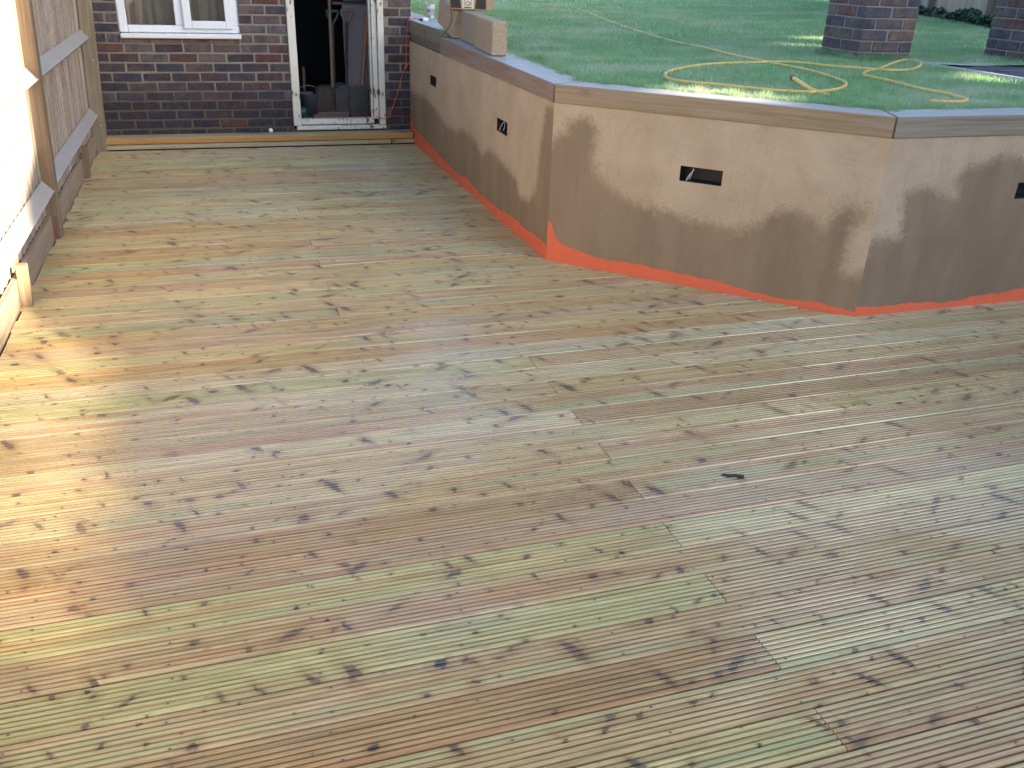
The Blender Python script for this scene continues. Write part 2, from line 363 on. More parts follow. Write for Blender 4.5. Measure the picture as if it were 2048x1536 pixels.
def blades():
    def region(n, x0, x1, y0, y1, hmin, hmax, w):
        x = rng.uniform(x0, x1, n); y = rng.uniform(y0, y1, n); d = wdist(x, y)
        keep = d > .205 + .03 * np.sin(x * 9 + y * 13) + .02 * np.sin(x * 31 - y * 23)
        for px, py, s, _ in PIERS: keep &= ~((x > px - .01) & (x < px + s + .01) & (y > py - .01) & (y < py + s + .01))
        keep &= ~((x > 4.76) & (x < 6.3) & (y > 3.9) & (y < 5.46))
        keep &= ~((x < 1.95) & (y > 8.1))
        x, y = x[keep], y[keep]; return x, y, rng.uniform(hmin, hmax, len(x)), np.full(len(x), w)
    A = region(95000, 1.85, 6.2, 3.45, 7.2, .016, .036, .0045)
    B = region(70000, 1.85, 8.5, 7.0, 12, .02, .042, .008)
    E_ = region(60000, 6.0, 13, 3.5, 12, .02, .042, .011)
    D = region(45000, 2.0, 14, 11.5, 18, .025, .05, .016)
    # longer unmown fringe along the sleepers
    n = 26000; t = rng.uniform(0, 1, n); off = .178 + np.abs(rng.normal(0, .06, n)) + .018 * np.sin(t * 140) + .012 * np.sin(t * 397)
    L1 = (t < .45); L2 = (t >= .45) & (t < .75)
    fx = np.where(L1, 1.69 + off, np.where(L2, 1.69 + (t - .45) / .3 * 1.175 + off * .707, 2.9 + (t - .75) / .25 * 2.6))
    fy = np.where(L1, 4.6 + t / .45 * 3.6, np.where(L2, 4.47 - (t - .45) / .3 * 1.167 + off * .707, 3.303 + off))
    F = (fx, fy, rng.uniform(.018, .045, n) * (1 + .4 * (np.sin(t * 210) > .7)), np.full(n, .004))
    # tuft standing beside the concrete blocks, ring of grass round pier 1
    n = 900; a = rng.uniform(0, 6.28, n); q = np.abs(rng.normal(0, .06, n))
    T = (1.99 + q * np.cos(a), 5.62 + 2.2 * q * np.sin(a), rng.uniform(.04, .085, n), np.full(n, .004))
    n = 3500; s = rng.uniform(0, 1, n); sd = rng.integers(0, 2, n); o = rng.uniform(.005, .06, n)
    px, py, sz, _ = PIERS[0]
    R_ = (np.where(sd == 0, px - .03 + s * (sz + .05), px - o), np.where(sd == 0, py - o, py + s * sz), rng.uniform(.02, .055, n), np.full(n, .004))
    X, Y, H, W = [np.concatenate(k) for k in zip(A, B, E_, D, F, T, R_)]
    N = len(X); Z = lz(X, Y) - .012
    an = rng.uniform(0, 2 * np.pi, N); le = rng.uniform(.1, .9, N) * H; la = rng.uniform(0, 2 * np.pi, N)
    dx, dy = np.cos(an) * W / 2, np.sin(an) * W / 2
    V = np.empty((N, 3, 3), np.float32)
    V[:, 0] = np.stack([X - dx, Y - dy, Z], -1); V[:, 1] = np.stack([X + dx, Y + dy, Z], -1)
    V[:, 2] = np.stack([X + le * np.cos(la), Y + le * np.sin(la), Z + H], -1)
    me = bpy.data.meshes.new('lawn_grass'); me.vertices.add(3 * N); me.vertices.foreach_set('co', V.ravel())
    me.loops.add(3 * N); me.loops.foreach_set('vertex_index', np.arange(3 * N, dtype=np.int32))
    me.polygons.add(N); me.polygons.foreach_set('loop_start', np.arange(0, 3 * N, 3, dtype=np.int32))
    me.update(calc_edges=True); me.materials.append(M_blade); return me
tag(ob('lawn_grass', blades()), 'short mown green grass covering the raised lawn', 'grass', kind='stuff')

# paved strip between the piers
pv = empty('paving', (4.78, 3.9, .93)); tag(pv, kind='structure')
for i in range(4):
    for j in range(4):
        x0 = 4.80 + i * .385; y0 = 3.92 + j * .385
        box('slab', M_slate, x0 - 4.78, x0 + .372 - 4.78, y0 - 3.9, y0 + .372 - 3.9, -.05, .012 + random.uniform(-.004, .004), pv, .004)
for j in range(3):
    box('kerb_stone', M_kerb, -.045, -.005, .0 + j * .52, .51 + j * .52, -.06, .036, pv, .006)
box('bedding', M_slate, -.04, 1.66, -.1, 1.62, -.14, -.012, pv)

# ================================================================== DECK
deck = empty('timber_deck', (0, 1.0, 0)); tag(deck, 'large low deck of new grooved pine boards running across the yard', 'deck')
PAL = dict(T=(.46, .37, .225), G=(.45, .415, .235), O=(.48, .31, .15), P=(.43, .31, .205), Y=(.53, .42, .23), W=(.52, .465, .34), E=(.37, .395, .215), B=(.27, .155, .085), L=(.50, .465, .29))
MEAN = (.52, .415, .225); PAL = {k: tuple(w_ * (.60 * a + .40 * b) for a, b, w_ in zip(v, MEAN, (.99, .995, .91))) for k, v in PAL.items()}
ROWS = {-4: 'T', -3: 'P', -2: 'T', -1: 'PT', 0: 'GP', 1: 'T', 2: 'BG', 3: 'T', 4: 'ET', 5: 'T', 6: 'GL', 7: 'P', 8: 'BP', 9: 'P', 10: 'TP', 11: 'T', 12: 'WB',
        13: 'P', 14: 'PT', 15: 'W', 16: 'EP', 17: 'W', 18: 'O', 19: 'T', 20: 'P', 21: 'O', 22: 'EP', 23: 'Y', 24: 'T', 25: 'YT', 26: 'P', 27: 'Y', 28: 'OT', 29: 'E',
        30: 'O', 31: 'OY', 32: 'T', 33: 'Y', 34: 'OT', 35: 'O', 36: 'L', 37: 'LO', 38: 'G', 39: 'L', 40: 'L', 41: 'G', 42: 'L', 43: 'O', 44: 'T', 45: 'O', 46: 'L',
        47: 'OT', 48: 'L', 49: 'G', 50: 'L', 51: 'P', 52: 'T', 53: 'P'}
PIT = .127; YL = 1.0679
JOIN = {**{k: 1.157 for k in range(-4, 17, 2)}, **{k: .4565 for k in (22, 25, 28, 31, 34, 37, 47)}}
FAR = {13: 3.41, 15: 3.41, 11: 4.2, 9: 3.41, 7: 5.0, 5: 3.9, 3: 4.3, 1: 4.0, -1: 3.41}
def groove_profile(wd, nr=8, dep=.008, th=.028):
    p = wd / nr; pts = []
    for i in range(nr):
        y0 = -wd / 2 + i * p
        if i == 0: pts += [(y0, -.004), (y0 + .002, -.0006)]
        else: pts += [(y0 - p * .13, -dep), (y0 + p * .13, -dep), (y0 + p * .19, -.0012)]
        pts += [(y0 + p * .25, 0), (y0 + p * .75, 0)]
        pts.append((y0 + p * .81, -.0012) if i < nr - 1 else (y0 + p - .002, -.0006))
    pts += [(wd / 2, -.004), (wd / 2, -th), (-wd / 2, -th)]
    return pts
PROF = groove_profile(.121)
def deck_board(x0, x1f, yc, col, x0f=None):
    """x1f(y): right end as a function of y, so an end can be cut at an angle"""
    xm = (x0 + x1f(yc)) / 2; n = len(PROF)
    vs = [((x0 if x0f is None else x0f(yc + a)) - xm, a, z) for a, z in PROF] + [(x1f(yc + a) - xm, a, z) for a, z in PROF]
    fs = [(i, n + i, n + (i + 1) % n, (i + 1) % n) for i in range(n)]
    bt = [(i,) for i in range(0)]
    # end caps as fans towards the bottom centre
    cb = len(vs); vs.append(((x0 if x0f is None else x0f(yc)) - xm, 0, -.02)); ce = len(vs); vs.append((x1f(yc) - xm, 0, -.02))
    fs += [(cb, i, (i + 1) % n) for i in range(n)] + [(ce, n + (i + 1) % n, n + i) for i in range(n)]
    me = mesh('deck_board', vs, fs, M_deck)
    o = ob('deck_board', me, deck, (xm, yc - 1.0, random.uniform(-.0012, .0012)), (random.uniform(-.004, .004), 0, random.uniform(-.0004, .0004)))
    j = random.uniform(.92, 1.07); o.color = (col[0] * j, col[1] * j * random.uniform(.97, 1.03), col[2] * j * random.uniform(.93, 1.07), 1)
    return o
def rend(yc):
    if yc - .06 < 3.303: return lambda y: 7.2
    return lambda y: (6.160 - y if y < 4.47 else 1.69) - .004
for k in range(-4, 54):
    yc = YL + (k + .5) * PIT; e = rend(yc); cs = ROWS[k]
    x0 = -.925 + random.uniform(-.008, .008)
    cuts = [x for x in (JOIN.get(k), FAR.get(k)) if x is not None and x < e(yc) - .2]
    if k > 16 and k % 3 == 1 and False: pass
    a = x0
    for i, c in enumerate(cuts + [None]):
        colr = PAL[cs[min(i, len(cs) - 1)]] if i < 2 else PAL[random.choice('TPLG')]
        if c is None: deck_board(a, e, yc, colr)
        else: deck_board(a, (lambda y, c=c: c - .0012), yc, colr); a = c + .0012
# screws: two per board on every joist, one joined part
sb = MB(); joists = [-.82, -.55, -.23, .107, .4565, .81, 1.157] + [1.157 + .3755 * i for i in range(1, 16)]
for k in range(-4, 54):
    yc = YL + (k + .5) * PIT; e = rend(yc)
    for jx in joists:
        for s in (-1, 1):
            xx = jx + random.uniform(-.012, .012); yy = yc + s * .038 + random.uniform(-.006, .006)
            if jx in (.4565, 1.157) or abs(jx - 3.41) < .01: xx += random.choice((-.02, .02))
            if xx > e(yy) - .05: continue
            r = .0036; sb.add([(xx + r * math.cos(t * math.pi / 4), yy - 1.0 + r * math.sin(t * math.pi / 4), .0006) for t in range(8)], [tuple(range(8))])
tag(sb.build('screw_heads', M_screw, deck), kind='stuff')
# joists under the boards, seen through the gaps
fr = MB()
for jx in joists: fr.box(jx - .023, jx + .023, -.6, 2.2 if jx > 1.6 else 6.9, -.18, -.0295)
fr.build('joist_frame', M_post, deck, col=(.12, .09, .06))
# low step against the house wall
st = empty('deck_step', (.38, 7.95, 0)); tag(st, 'low timber step along the foot of the brick wall with orange front board', 'step')
def local(o, cx, cy): o.location.x -= cx; o.location.y -= cy; return o
for nm, x0, x1, y0, y1, z0, z1, cl, mt in (
    ('fascia_board', -.94, 1.675, 7.951, 7.976, .046, .0935, (.50, .27, .09), M_tread),
    ('tread_board', -.90, 1.68, 7.977, 8.112, .066, .0955, (.40, .37, .235), M_tread),
    ('riser_board', -.95, 1.285, 7.962, 7.985, .002, .040, (.47, .41, .27), M_tread),
    ('riser_board', 1.289, 1.476, 7.962, 7.985, .002, .040, (.50, .42, .25), M_tread),
    ('riser_board', 1.480, 1.69, 7.964, 7.987, .002, .040, (.46, .39, .23), M_tread)):
    local(box(nm, mt, x0, x1, y0, y1, z0, z1, st, .003, cl), .38, 7.95)

# ================================================================== RETAINING WALL
rw = empty('retaining_wall', (1.69, 4.47, 0)); tag(rw, 'rendered retaining wall bending round the lawn, damp patches and orange painted foot', 'wall')
ST1 = [[8.2, .42], [7.486, .461], [7.047, .408], [6.764, .35], [6.5, .359], [6.324, .406], [5.991, .396], [5.801, .324], [5.63, .397], [5.462, .39], [5.274, .359], [5.047, .325], [4.989, .241], [4.806, .256], [4.688, .348], [4.657, .575], [4.593, .821], [4.40, .846], [4.4, -.2], [8.3, -.2]]
ST2 = [[-.05, .60], [.028, .698], [.076, .721], [.093, .767], [.161, .796], [.23, .79], [.254, .722], [.245, .587], [.271, .517], [.346, .453], [.448, .412], [.548, .385], [.689, .383], [.834, .35], [.969, .348], [1.059, .344], [1.124, .377], [1.175, .437], [1.237, .472], [1.319, .48], [1.388, .461], [1.439, .404], [1.48, .483], [1.522, .51], [1.613, .532], [1.613, .494], [1.573, .413], [1.561, .316], [1.558, .22], [1.612, .20], [1.69, .25], [1.75, -.2], [-.05, -.2]]
ST3 = [[-.05, .079], [.0, .385], [.168, .39], [.153, .444], [.133, .586], [.176, .62], [.245, .625], [.343, .599], [.444, .565], [.412, .655], [.471, .711], [.575, .73], [.647, .764], [.789, .746], [1.1, .70], [1.3, .60], [1.9, .55], [2.4, .66], [3.2, .5], [4.6, .6], [4.6, -.2], [-.05, -.2]]
def sdist(px, py, poly):
    P = np.array(poly); d = np.full(px.shape, 1e9); ins = np.zeros(px.shape, bool)
    for i in range(len(P)):
        a = P[i]; b = P[(i + 1) % len(P)]; ab = b - a
        t = np.clip(((px - a[0]) * ab[0] + (py - a[1]) * ab[1]) / (ab @ ab), 0, 1)
        d = np.minimum(d, np.hypot(px - a[0] - t * ab[0], py - a[1] - t * ab[1]))
        c = ((a[1] > py) != (b[1] > py)); xi = a[0] + (py - a[1]) / (b[1] - a[1] + 1e-12) * ab[0]
        ins ^= c & (px < xi)
    return np.where(ins, d, -d)
def face(o, dr, length, slots, poly, s2p, spread, res=.016):
    """render face from o along unit dr; slots = [(s0,s1,z0,z1)]"""
    ss = set(np.linspace(0, length, int(length / res) + 1).round(5)); zs = set(np.linspace(-.06, .85, 58).round(5))
    for a, b, c, d in slots:
        ss = {s for s in ss if not (abs(s - a) < .006 or abs(s - b) < .006)} | {a, b}; zs = {z for z in zs if not (abs(z - c) < .006 or abs(z - d) < .006)} | {c, d}
    ss = np.array(sorted(ss)); zs = np.array(sorted(zs)); n = len(ss)
    Sg, Zg = np.meshgrid(ss, zs); w_ = sdist(s2p(Sg), Zg, poly)
    wet = np.clip(.5 + w_ / spread, 0, 1).ravel()
    vs = [(o[0] + dr[0] * s - rwx, o[1] + dr[1] * s - rwy, z) for z in zs for s in ss]; fs = []
    for j in range(len(zs) - 1):
        for i in range(n - 1):
            cs, cz = (ss[i] + ss[i + 1]) / 2, (zs[j] + zs[j + 1]) / 2
            if any(a < cs < b and c < cz < d for a, b, c, d in slots): continue
            fs.append((j * n + i, j * n + i + 1, (j + 1) * n + i + 1, (j + 1) * n + i))
    me = mesh('render_face', vs, fs, M_render); at = me.attributes.new('wet', 'FLOAT', 'POINT'); at.data.foreach_set('value', wet.astype(np.float32))
    ab = me.attributes.new('sky_tint', 'FLOAT', 'POINT'); ab.data.foreach_set('value', np.full(len(vs), 1.0 if dr == (1, 0) else 0.0, np.float32))  # only the right-hand face carries the painted skylight tint
    return ob('render_face', me, rw)
rwx, rwy = 1.69, 4.47
F = [((1.69, 9.6), (0, -1), 5.13, [(9.6 - 7.323, 9.6 - 7.115, .585, .66), (9.6 - 5.468, 9.6 - 5.255, .539, .618)], ST1, lambda s: 9.6 - s, .15),
     ((1.69, 4.47), (.7095, -.7047), 1.656, [(.710, .925, .538, .613)], ST2, lambda s: s, .17),
     ((2.865, 3.303), (1, 0), 4.5, [(.80, 1.015, .545, .623), (2.6, 2.815, .545, .623)], ST3, lambda s: s, .15)]
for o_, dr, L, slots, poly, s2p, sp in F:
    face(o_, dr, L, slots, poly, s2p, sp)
    nin = (-dr[1], dr[0])                                        # into the wall (left of travel)
    for a, b, c, d in slots:
        A = [(o_[0] + dr[0] * s + nin[0] * q - rwx, o_[1] + dr[1] * s + nin[1] * q - rwy, z) for q in (0.001, .09) for s, z in ((a, c), (b, c), (b, d), (a, d))]
        rec = ob('light_recess', mesh('light_recess', A, [(4, 5, 6, 7), (0, 1, 5, 4), (1, 2, 6, 5), (2, 3, 7, 6), (3, 0, 4, 7)], M_blackp), rw)
        e = .006; B_ = [(o_[0] + dr[0] * s + nin[0] * q - rwx, o_[1] + dr[1] * s + nin[1] * q - rwy, z) for q in (-.0012, .004) for s, z in ((a - e, c - e), (b + e, c - e), (b + e, d + e), (a - e, d + e), (a + e, c + e), (b - e, c + e), (b - e, d - e), (a + e, d - e))]
        if a < .72 or b > 3.9:
            wp = [(.035, .006, .004), (.045, .012, .03), (.062, .02, .055), (.058, .03, .06), (.05, .035, .03), (.042, .03, .006)]
        else:
            wp = [(.15, .01, .004), (.16, .015, .02), (.175, .02, .035), (.165, .03, .03), (.155, .03, .006)]
        wb = MB(); wb.tube([(o_[0] + dr[0] * (a + s) + nin[0] * q - rwx, o_[1] + dr[1] * (a + s) + nin[1] * q - rwy, c + z) for s, q, z in spline(wp, 5)], .0022, 6)
        wb.build('wire', M_wire, rec)
# solid core behind the faces
cb_ = MB(); cb_.prism([(1.79, 9.6), (1.79, 4.52), (2.91, 3.403), (7.365, 3.403), (7.365, 3.55), (2.97, 3.55), (1.95, 4.58), (1.95, 9.6)], -.1, .849, 'Z')
cb_.build('block_core', M_ground, rw, (-rwx, -rwy, 0))
# painted foot, as brushed on: uneven top edge
PT1 = [[9.6, .2], [8.106, .247], [8.06, .18], [8.02, .135], [7.738, .125], [7.313, .10], [6.924, .075], [6.382, .055], [6.207, .085], [5.844, .053], [5.377, .059], [5.068, .084], [4.851, .074], [4.609, .09], [4.47, .083]]
PT2 = [[0, .22], [.014, .219], [.031, .206], [.039, .148], [.074, .114], [.17, .09], [.309, .059], [.38, .066], [.581, .067], [.776, .059], [.927, .058], [1.049, .043], [1.266, .024], [1.462, .039], [1.58, .031], [1.656, .025]]
PT3 = [[0, .051], [.068, .044], [.225, .043], [.337, .046], [.413, .044], [.514, .028], [.609, .037], [.704, .05], [.852, .055], [1.034, .071], [1.6, .05], [2.3, .06], [3.2, .045], [4.5, .055]]
for (o_, dr, L, *_), pt, s2 in ((F[0], PT1, lambda s: 9.6 - s), (F[1], PT2, lambda s: s), (F[2], PT3, lambda s: s)):
    pa = np.array(pt); xs = s2(pa[:, 0]); ns = int(L / .012); s = np.linspace(0, L, ns)
    z = np.interp(s, xs, pa[:, 1]) + .004 * np.sin(s * 37) * np.sin(s * 11 + 1) + rng.normal(0, .0012, ns)
    q = -.0015; nin = (-dr[1], dr[0]); vs = []; fs = []
    for i in range(ns):
        for zz in (-.05, max(.012, z[i])): vs.append((o_[0] + dr[0] * s[i] + nin[0] * q - rwx, o_[1] + dr[1] * s[i] + nin[1] * q - rwy, zz))
    fs = [(2 * i, 2 * i + 2, 2 * i + 3, 2 * i + 1) for i in range(ns - 1)]
    ob('paint_band', mesh('paint_band', vs, fs, M_orange), rw)
# coping sleepers, mitred plan polygons
def sleeper(plan, zt, th, col, axis_ang, dz=None):
    cx = sum(p[0] for p in plan) / len(plan); cy = sum(p[1] for p in plan) / len(plan); ca, sa = math.cos(-axis_ang), math.sin(-axis_ang)
    loc = [((x - cx) * ca - (y - cy) * sa, (x - cx) * sa + (y - cy) * ca) for x, y in plan]
    bm = bmesh.new(); n = len(plan)
    dz = dz or [0] * n
    lo = [bm.verts.new((x, y, -th / 2)) for i, (x, y) in enumerate(loc)]; hi = [bm.verts.new((x, y, th / 2 + dz[i])) for i, (x, y) in enumerate(loc)]
    bm.faces.new(lo[::-1]); bm.faces.new(hi)
    for i in range(n): bm.faces.new((lo[i], lo[(i + 1) % n], hi[(i + 1) % n], hi[i]))
    bmesh.ops.recalc_face_normals(bm, faces=bm.faces[:])
    bmesh.ops.bevel(bm, geom=bm.edges[:], offset=.004, segments=2, affect='EDGES')
    me = bpy.data.meshes.new('coping_sleeper'); bm.to_mesh(me); bm.free(); me.materials.append(M_sleeper)
    return ob('coping_sleeper', me, rw, (cx - rwx, cy - rwy, zt - th / 2), (0, 0, axis_ang), col)
W_ = .212; t8 = W_ * .414
sleeper([(1.684, 6.965), (1.684, 4.4715), (1.684 + W_, 4.4715 + t8), (1.684 + W_ + .03, 6.965)], .943, .093, (.33, .235, .18), math.pi / 2, [.024, 0, 0, .024])
sleeper([(1.684, 9.6), (1.684, 6.972), (1.684 + W_ + .05, 6.972), (1.684 + W_ + .07, 9.6)], 1.020, .105, (.26, .22, .16), math.pi / 2)
sleeper([(1.686, 4.4665), (2.8615, 3.298), (2.8615 + t8, 3.298 + W_), (1.686 + W_, 4.4665 + t8)], .943, .093, (.345, .25, .145), math.atan2(-1.168, 1.175))
sleeper([(2.8655, 3.296), (7.365, 3.296), (7.365, 3.296 + W_), (2.8655 + t8, 3.296 + W_)], .943, .093, (.27, .24, .19), 0)
bx_ = MB(); bx_.box(1.70, 1.90, 6.98, 9.6, .851, .913); bx_.build('packing_timber', M_sleeper, rw, (-rwx, -rwy, 0), col=(.2, .17, .13))

# ================================================================== CLOSE BOARD FENCE
fe = empty('close_board_fence', (-.955, 4, 0)); fe.rotation_euler = (0, math.radians(2.6), 0); tag(fe, 'weathered brown close board fence down the left side of the deck', 'fence')
FX = -.955
def fl(o): o.location.x -= FX; o.location.y -= 4; return o
y = -1.6; i = 0
while y < 8.11:
    wd = .1; b = MB(); hh = random.uniform(-.006, .006)
    b.prism([(.0, -.05), (.013 + random.uniform(0, .003), -.05), (.005, .062), (-.004, .062)], -.87, .87, 'Z')
    j = random.uniform(.78, 1.18); o = fl(b.build('feather_board', M_feather, fe, (FX - .018, y + .05, 1.0 + hh), (0, 0, random.uniform(-.01, .01))))
    o.color = (.42 * j, .355 * j * random.uniform(.96, 1.05), .31 * j * random.uniform(.9, 1.12), 1); y += wd
for (ya, yb) in ((5.52, 7.99), (2.62, 5.40), (-.3, 2.52), (-1.6, -.4)):
    for z, dz in ((.865, 0), (.285, 0), (1.5, 0)):
        b = MB(); hl = (yb - ya) / 2
        b.prism([(0, -.052), (.058, 0.0), (.05, .006), (0, .058)], -hl, hl, 'Y')
        fl(b.build('arris_rail', M_rail, fe, (FX, (ya + yb) / 2, z - (0 if ya > 5.4 or z > .5 else .012)), (random.uniform(-.006, .006), 0, 0), (.30, .275, .25)))
    g_ = box('gravel_board', M_gravel, -.956, -.932, ya, yb, -.10, .135, fe, .002, (.33, .25, .185)); fl(g_)
for yp, col in ((5.46, (.215, .15, .095)), (7.995, (.27, .22, .15)), (2.57, (.3, .2, .13)), (-.35, (.3, .2, .13))):
    p_ = fl(box('fence_post', M_post, -.985 if yp != 7.995 else -.96, -.894 if yp != 7.995 else -.858, yp - .045, yp + .045, -.25, 1.95, fe, .004, col))
fl(box('post_packer', M_post, -.948, -.906, 5.395, 5.4135, -.02, .125, fe, .002, (.2, .10, .065)))
fl(box('cleat', M_post, -.931, -.885, 4.285, 4.325, -.05, .20, fe, .002, (.33, .23, .15)))
fl(box('cleat', M_post, -.931, -.890, 6.96, 7.0, -.05, .225, fe, .002, (.22, .14, .10)))
for z in (.70, .205):
    b = MB(); b.lathe([(0, 0), (.006, 0), (.006, .006), (0, .006)], 10); fl(b.build('coach_bolt', M_gray, fe, (-.885, 7.949, z), (math.pi / 2, 0, 0)))

# ================================================================== HOUSE
HY = 8.12
ho = empty('brick_house', (.4, HY, .06)); tag(ho, 'brown brick house wall with white window and open doorway, beyond the deck', 'house')
def hl(o): o.location.x -= .4; o.location.y -= HY; o.location.z -= .06; return o
DX0, DX1, DZ0 = .655, 1.463, .115; WX0, WX1, WZ0 = -.648, .272, .845; TOPZ = 2.25; HX1 = 1.706
b = MB()
for x0, x1, z0, z1 in ((-4, WX0, -.3, TOPZ), (WX0, WX1, -.3, WZ0), (WX0, WX1, 1.95, TOPZ), (WX1, DX0, -.3, TOPZ), (DX0, DX1, -.3, DZ0), (DX0, DX1, 2.1, TOPZ), (DX1, HX1 - .009, -.3, TOPZ)):
    b.box(x0, x1, HY + .0055, HY + .24, z0, z1)
b.build('mortar_wall', M_mortar, ho, (-.4, -HY, -.06))
def brick_mesh(nm, mat, L, D=.102, H=.065, sd=0):
    r = random.Random(sd); bm = bmesh.new(); bmesh.ops.create_cube(bm, size=1)
    for v in bm.verts: v.co = (v.co.x * L, v.co.y * D, v.co.z * H)
    bmesh.ops.bevel(bm, geom=bm.edges[:], offset=.0045, segments=1, affect='EDGES')
    for v in bm.verts: v.co += Vector((r.uniform(-.002, .002), r.uniform(-.0015, .0015), r.uniform(-.002, .002)))
    me = bpy.data.meshes.new(nm); bm.to_mesh(me); bm.free(); me.materials.append(mat); return me
HB = [brick_mesh('brick', M_brick, .213, H=.0615, sd=i) for i in range(6)]
BPAL = [(.060, .044, .056), (.068, .045, .055), (.052, .046, .066), (.080, .050, .056), (.048, .044, .058), (.085, .060, .065), (.070, .060, .070), (.062, .056, .074)]
RED = [(.105, .046, .044), (.125, .062, .054)]; PALE = [(.125, .09, .09), (.12, .10, .105), (.11, .08, .08)]
def put_brick(parent, fix, ms, xc, yc, zc, ln, col, full=.213, rz=0):
    o = ob('brick', random.choice(ms), parent, (xc, yc, zc), (random.uniform(-.012, .012), random.uniform(-.008, .008), rz + random.uniform(-.008, .008)), col)
    o.scale = (ln / full, 1, 1); return fix(o)
for i in range(18):
    z0 = .06 + .075 * i; zc = z0 + .0375 + .002
    off = -.522 + (0 if i % 2 == 0 else .112) + random.uniform(-.006, .006)
    n0 = -14
    for n in range(n0, 14):
        xa, xb = off + .2245 * n + .0075, off + .2245 * (n + 1) - .0075
        segs = [(max(xa, -1.05), min(xb, HX1))]
        for (hx0, hx1, hz0, hz1) in ((WX0, WX1, WZ0 - .04, 1.95), (DX0, DX1, DZ0 - .02, 2.1)):
            if z0 + .07 > hz0 + .02 and z0 < hz1:
                ns = []
                for a, c in segs:
                    if c <= hx0 or a >= hx1: ns.append((a, c))
                    else:
                        if a < hx0 - .03: ns.append((a, hx0 - .004))
                        if c > hx1 + .03: ns.append((hx1 + .004, c))
                segs = ns
        for a, c in segs:
            if c - a < .035: continue
            r = random.random()
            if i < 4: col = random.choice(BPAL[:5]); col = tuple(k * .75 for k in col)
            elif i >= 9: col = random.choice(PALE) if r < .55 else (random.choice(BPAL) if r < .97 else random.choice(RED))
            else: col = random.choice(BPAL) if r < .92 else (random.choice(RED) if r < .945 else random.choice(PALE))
            if n == int((.07 + .522) / .2245) and i == 1: col = RED[0]
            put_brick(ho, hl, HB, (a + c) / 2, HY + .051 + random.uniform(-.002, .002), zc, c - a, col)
# tile course under the window sill
for n in range(4):
    x0 = WX0 + .01 + n * .228
    hl(box('sill_brick', M_brick, x0, x0 + .218, HY - .002, HY + .1, .812, .850, ho, .003, random.choice(((.2, .10, .075), (.19, .12, .095)))))
# upper wall, side wall, roof (outside the picture)
b = MB(); b.box(-4, HX1, HY + .002, HY + .10, 1.44 + .006, 1.95 - .004)
b = MB()
for x0, x1, z0, z1 in ((-4, WX0 - .005, 1.415, TOPZ), (WX0, WX1, 1.952, TOPZ), (WX1 + .005, DX0 - .005, 1.415, TOPZ), (DX0, DX1, 2.102, TOPZ), (DX1 + .005, HX1, 1.415, TOPZ), (-4, -1.06, -.3, 1.41)):
    b.box(x0, x1, HY + .003, HY + .0085, z0, z1)
b.build('upper_brickwork', M_farbrick, ho, (-.4, -HY, -.06))
hl(box('side_wall', M_farbrick, HX1 - .24, HX1, HY + .242, 12.5, -.3, TOPZ, ho))
b = MB(); b.prism([(-4.3, TOPZ + .005), (1.85, TOPZ + .005), (1.85, TOPZ + .11), (-4.3, TOPZ + .16)], HY - .12, 12.6, 'Y'); b.build('roof', M_tile, ho, (-.4, -HY, -.06))
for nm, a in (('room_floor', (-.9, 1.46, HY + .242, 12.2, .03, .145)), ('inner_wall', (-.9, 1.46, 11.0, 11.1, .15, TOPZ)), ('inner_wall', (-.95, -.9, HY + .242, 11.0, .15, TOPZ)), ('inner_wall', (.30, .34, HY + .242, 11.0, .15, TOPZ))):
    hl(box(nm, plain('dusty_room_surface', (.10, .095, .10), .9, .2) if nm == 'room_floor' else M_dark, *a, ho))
# window: frame, mullion, opening sash, sill, panes, curtain behind
YF = HY + .02
wi = hl(box('window', M_white, WX0, WX0 + .062, YF, YF + .07, WZ0 + .045, 1.945, ho, .006))
def wl(o): o.location -= Vector((wi.location.x + .4, wi.location.y + HY, wi.location.z + .06)); return o
wl(box('frame', M_white, WX0 + .0625, WX1, YF, YF + .07, WZ0 + .045, WZ0 + .100, wi, .006))
wl(box('frame', M_white, WX1 - .062, WX1, YF, YF + .07, WZ0 + .1005, 1.945, wi, .006))
wl(box('frame', M_white, WX0 + .0625, WX1 - .0625, YF, YF + .07, 1.88, 1.945, wi, .006))
wl(box('mullion', M_white, -.222, -.155, YF + .001, YF + .069, WZ0 + .101, 1.879, wi, .006))
for nm, x0, x1, z0, z1 in (('sash', -.160, -.098, WZ0 + .078, 1.92), ('sash', .165, .225, WZ0 + .078, 1.92), ('sash', -.0975, .1645, WZ0 + .078, WZ0 + .138), ('sash', -.0975, .1645, 1.86, 1.92)):
    wl(box(nm, M_white, x0, x1, YF - .028, YF - .0005, z0, z1, wi, .005))
wl(box('sill', M_white, WX0 + .004, WX1 + .008, YF - .055, YF + .07, WZ0 + .004, WZ0 + .040, wi, .006))
tg = NT('window_glass'); gl = tg.n('ShaderNodeBsdfGlass'); gl.inputs['Roughness'].default_value = 0.0; gl.inputs['IOR'].default_value = 1.45
tr = tg.n('ShaderNodeBsdfTransparent'); tr.inputs[0].default_value = (.8, .85, .84, 1); gs = tg.n('ShaderNodeBsdfGlossy'); gs.inputs['Roughness'].default_value = .02
fz = tg.n('ShaderNodeFresnel'); fz.inputs[0].default_value = 1.5; mx = tg.n('ShaderNodeMixShader'); tg.l(tg.math('MULTIPLY_ADD', fz.outputs[0], .9, .02), mx.inputs[0]); tg.l(tr.outputs[0], mx.inputs[1]); tg.l(gs.outputs[0], mx.inputs[2]); tg.l(mx.outputs[0], tg.out.inputs[0])
M_glass = tg.m
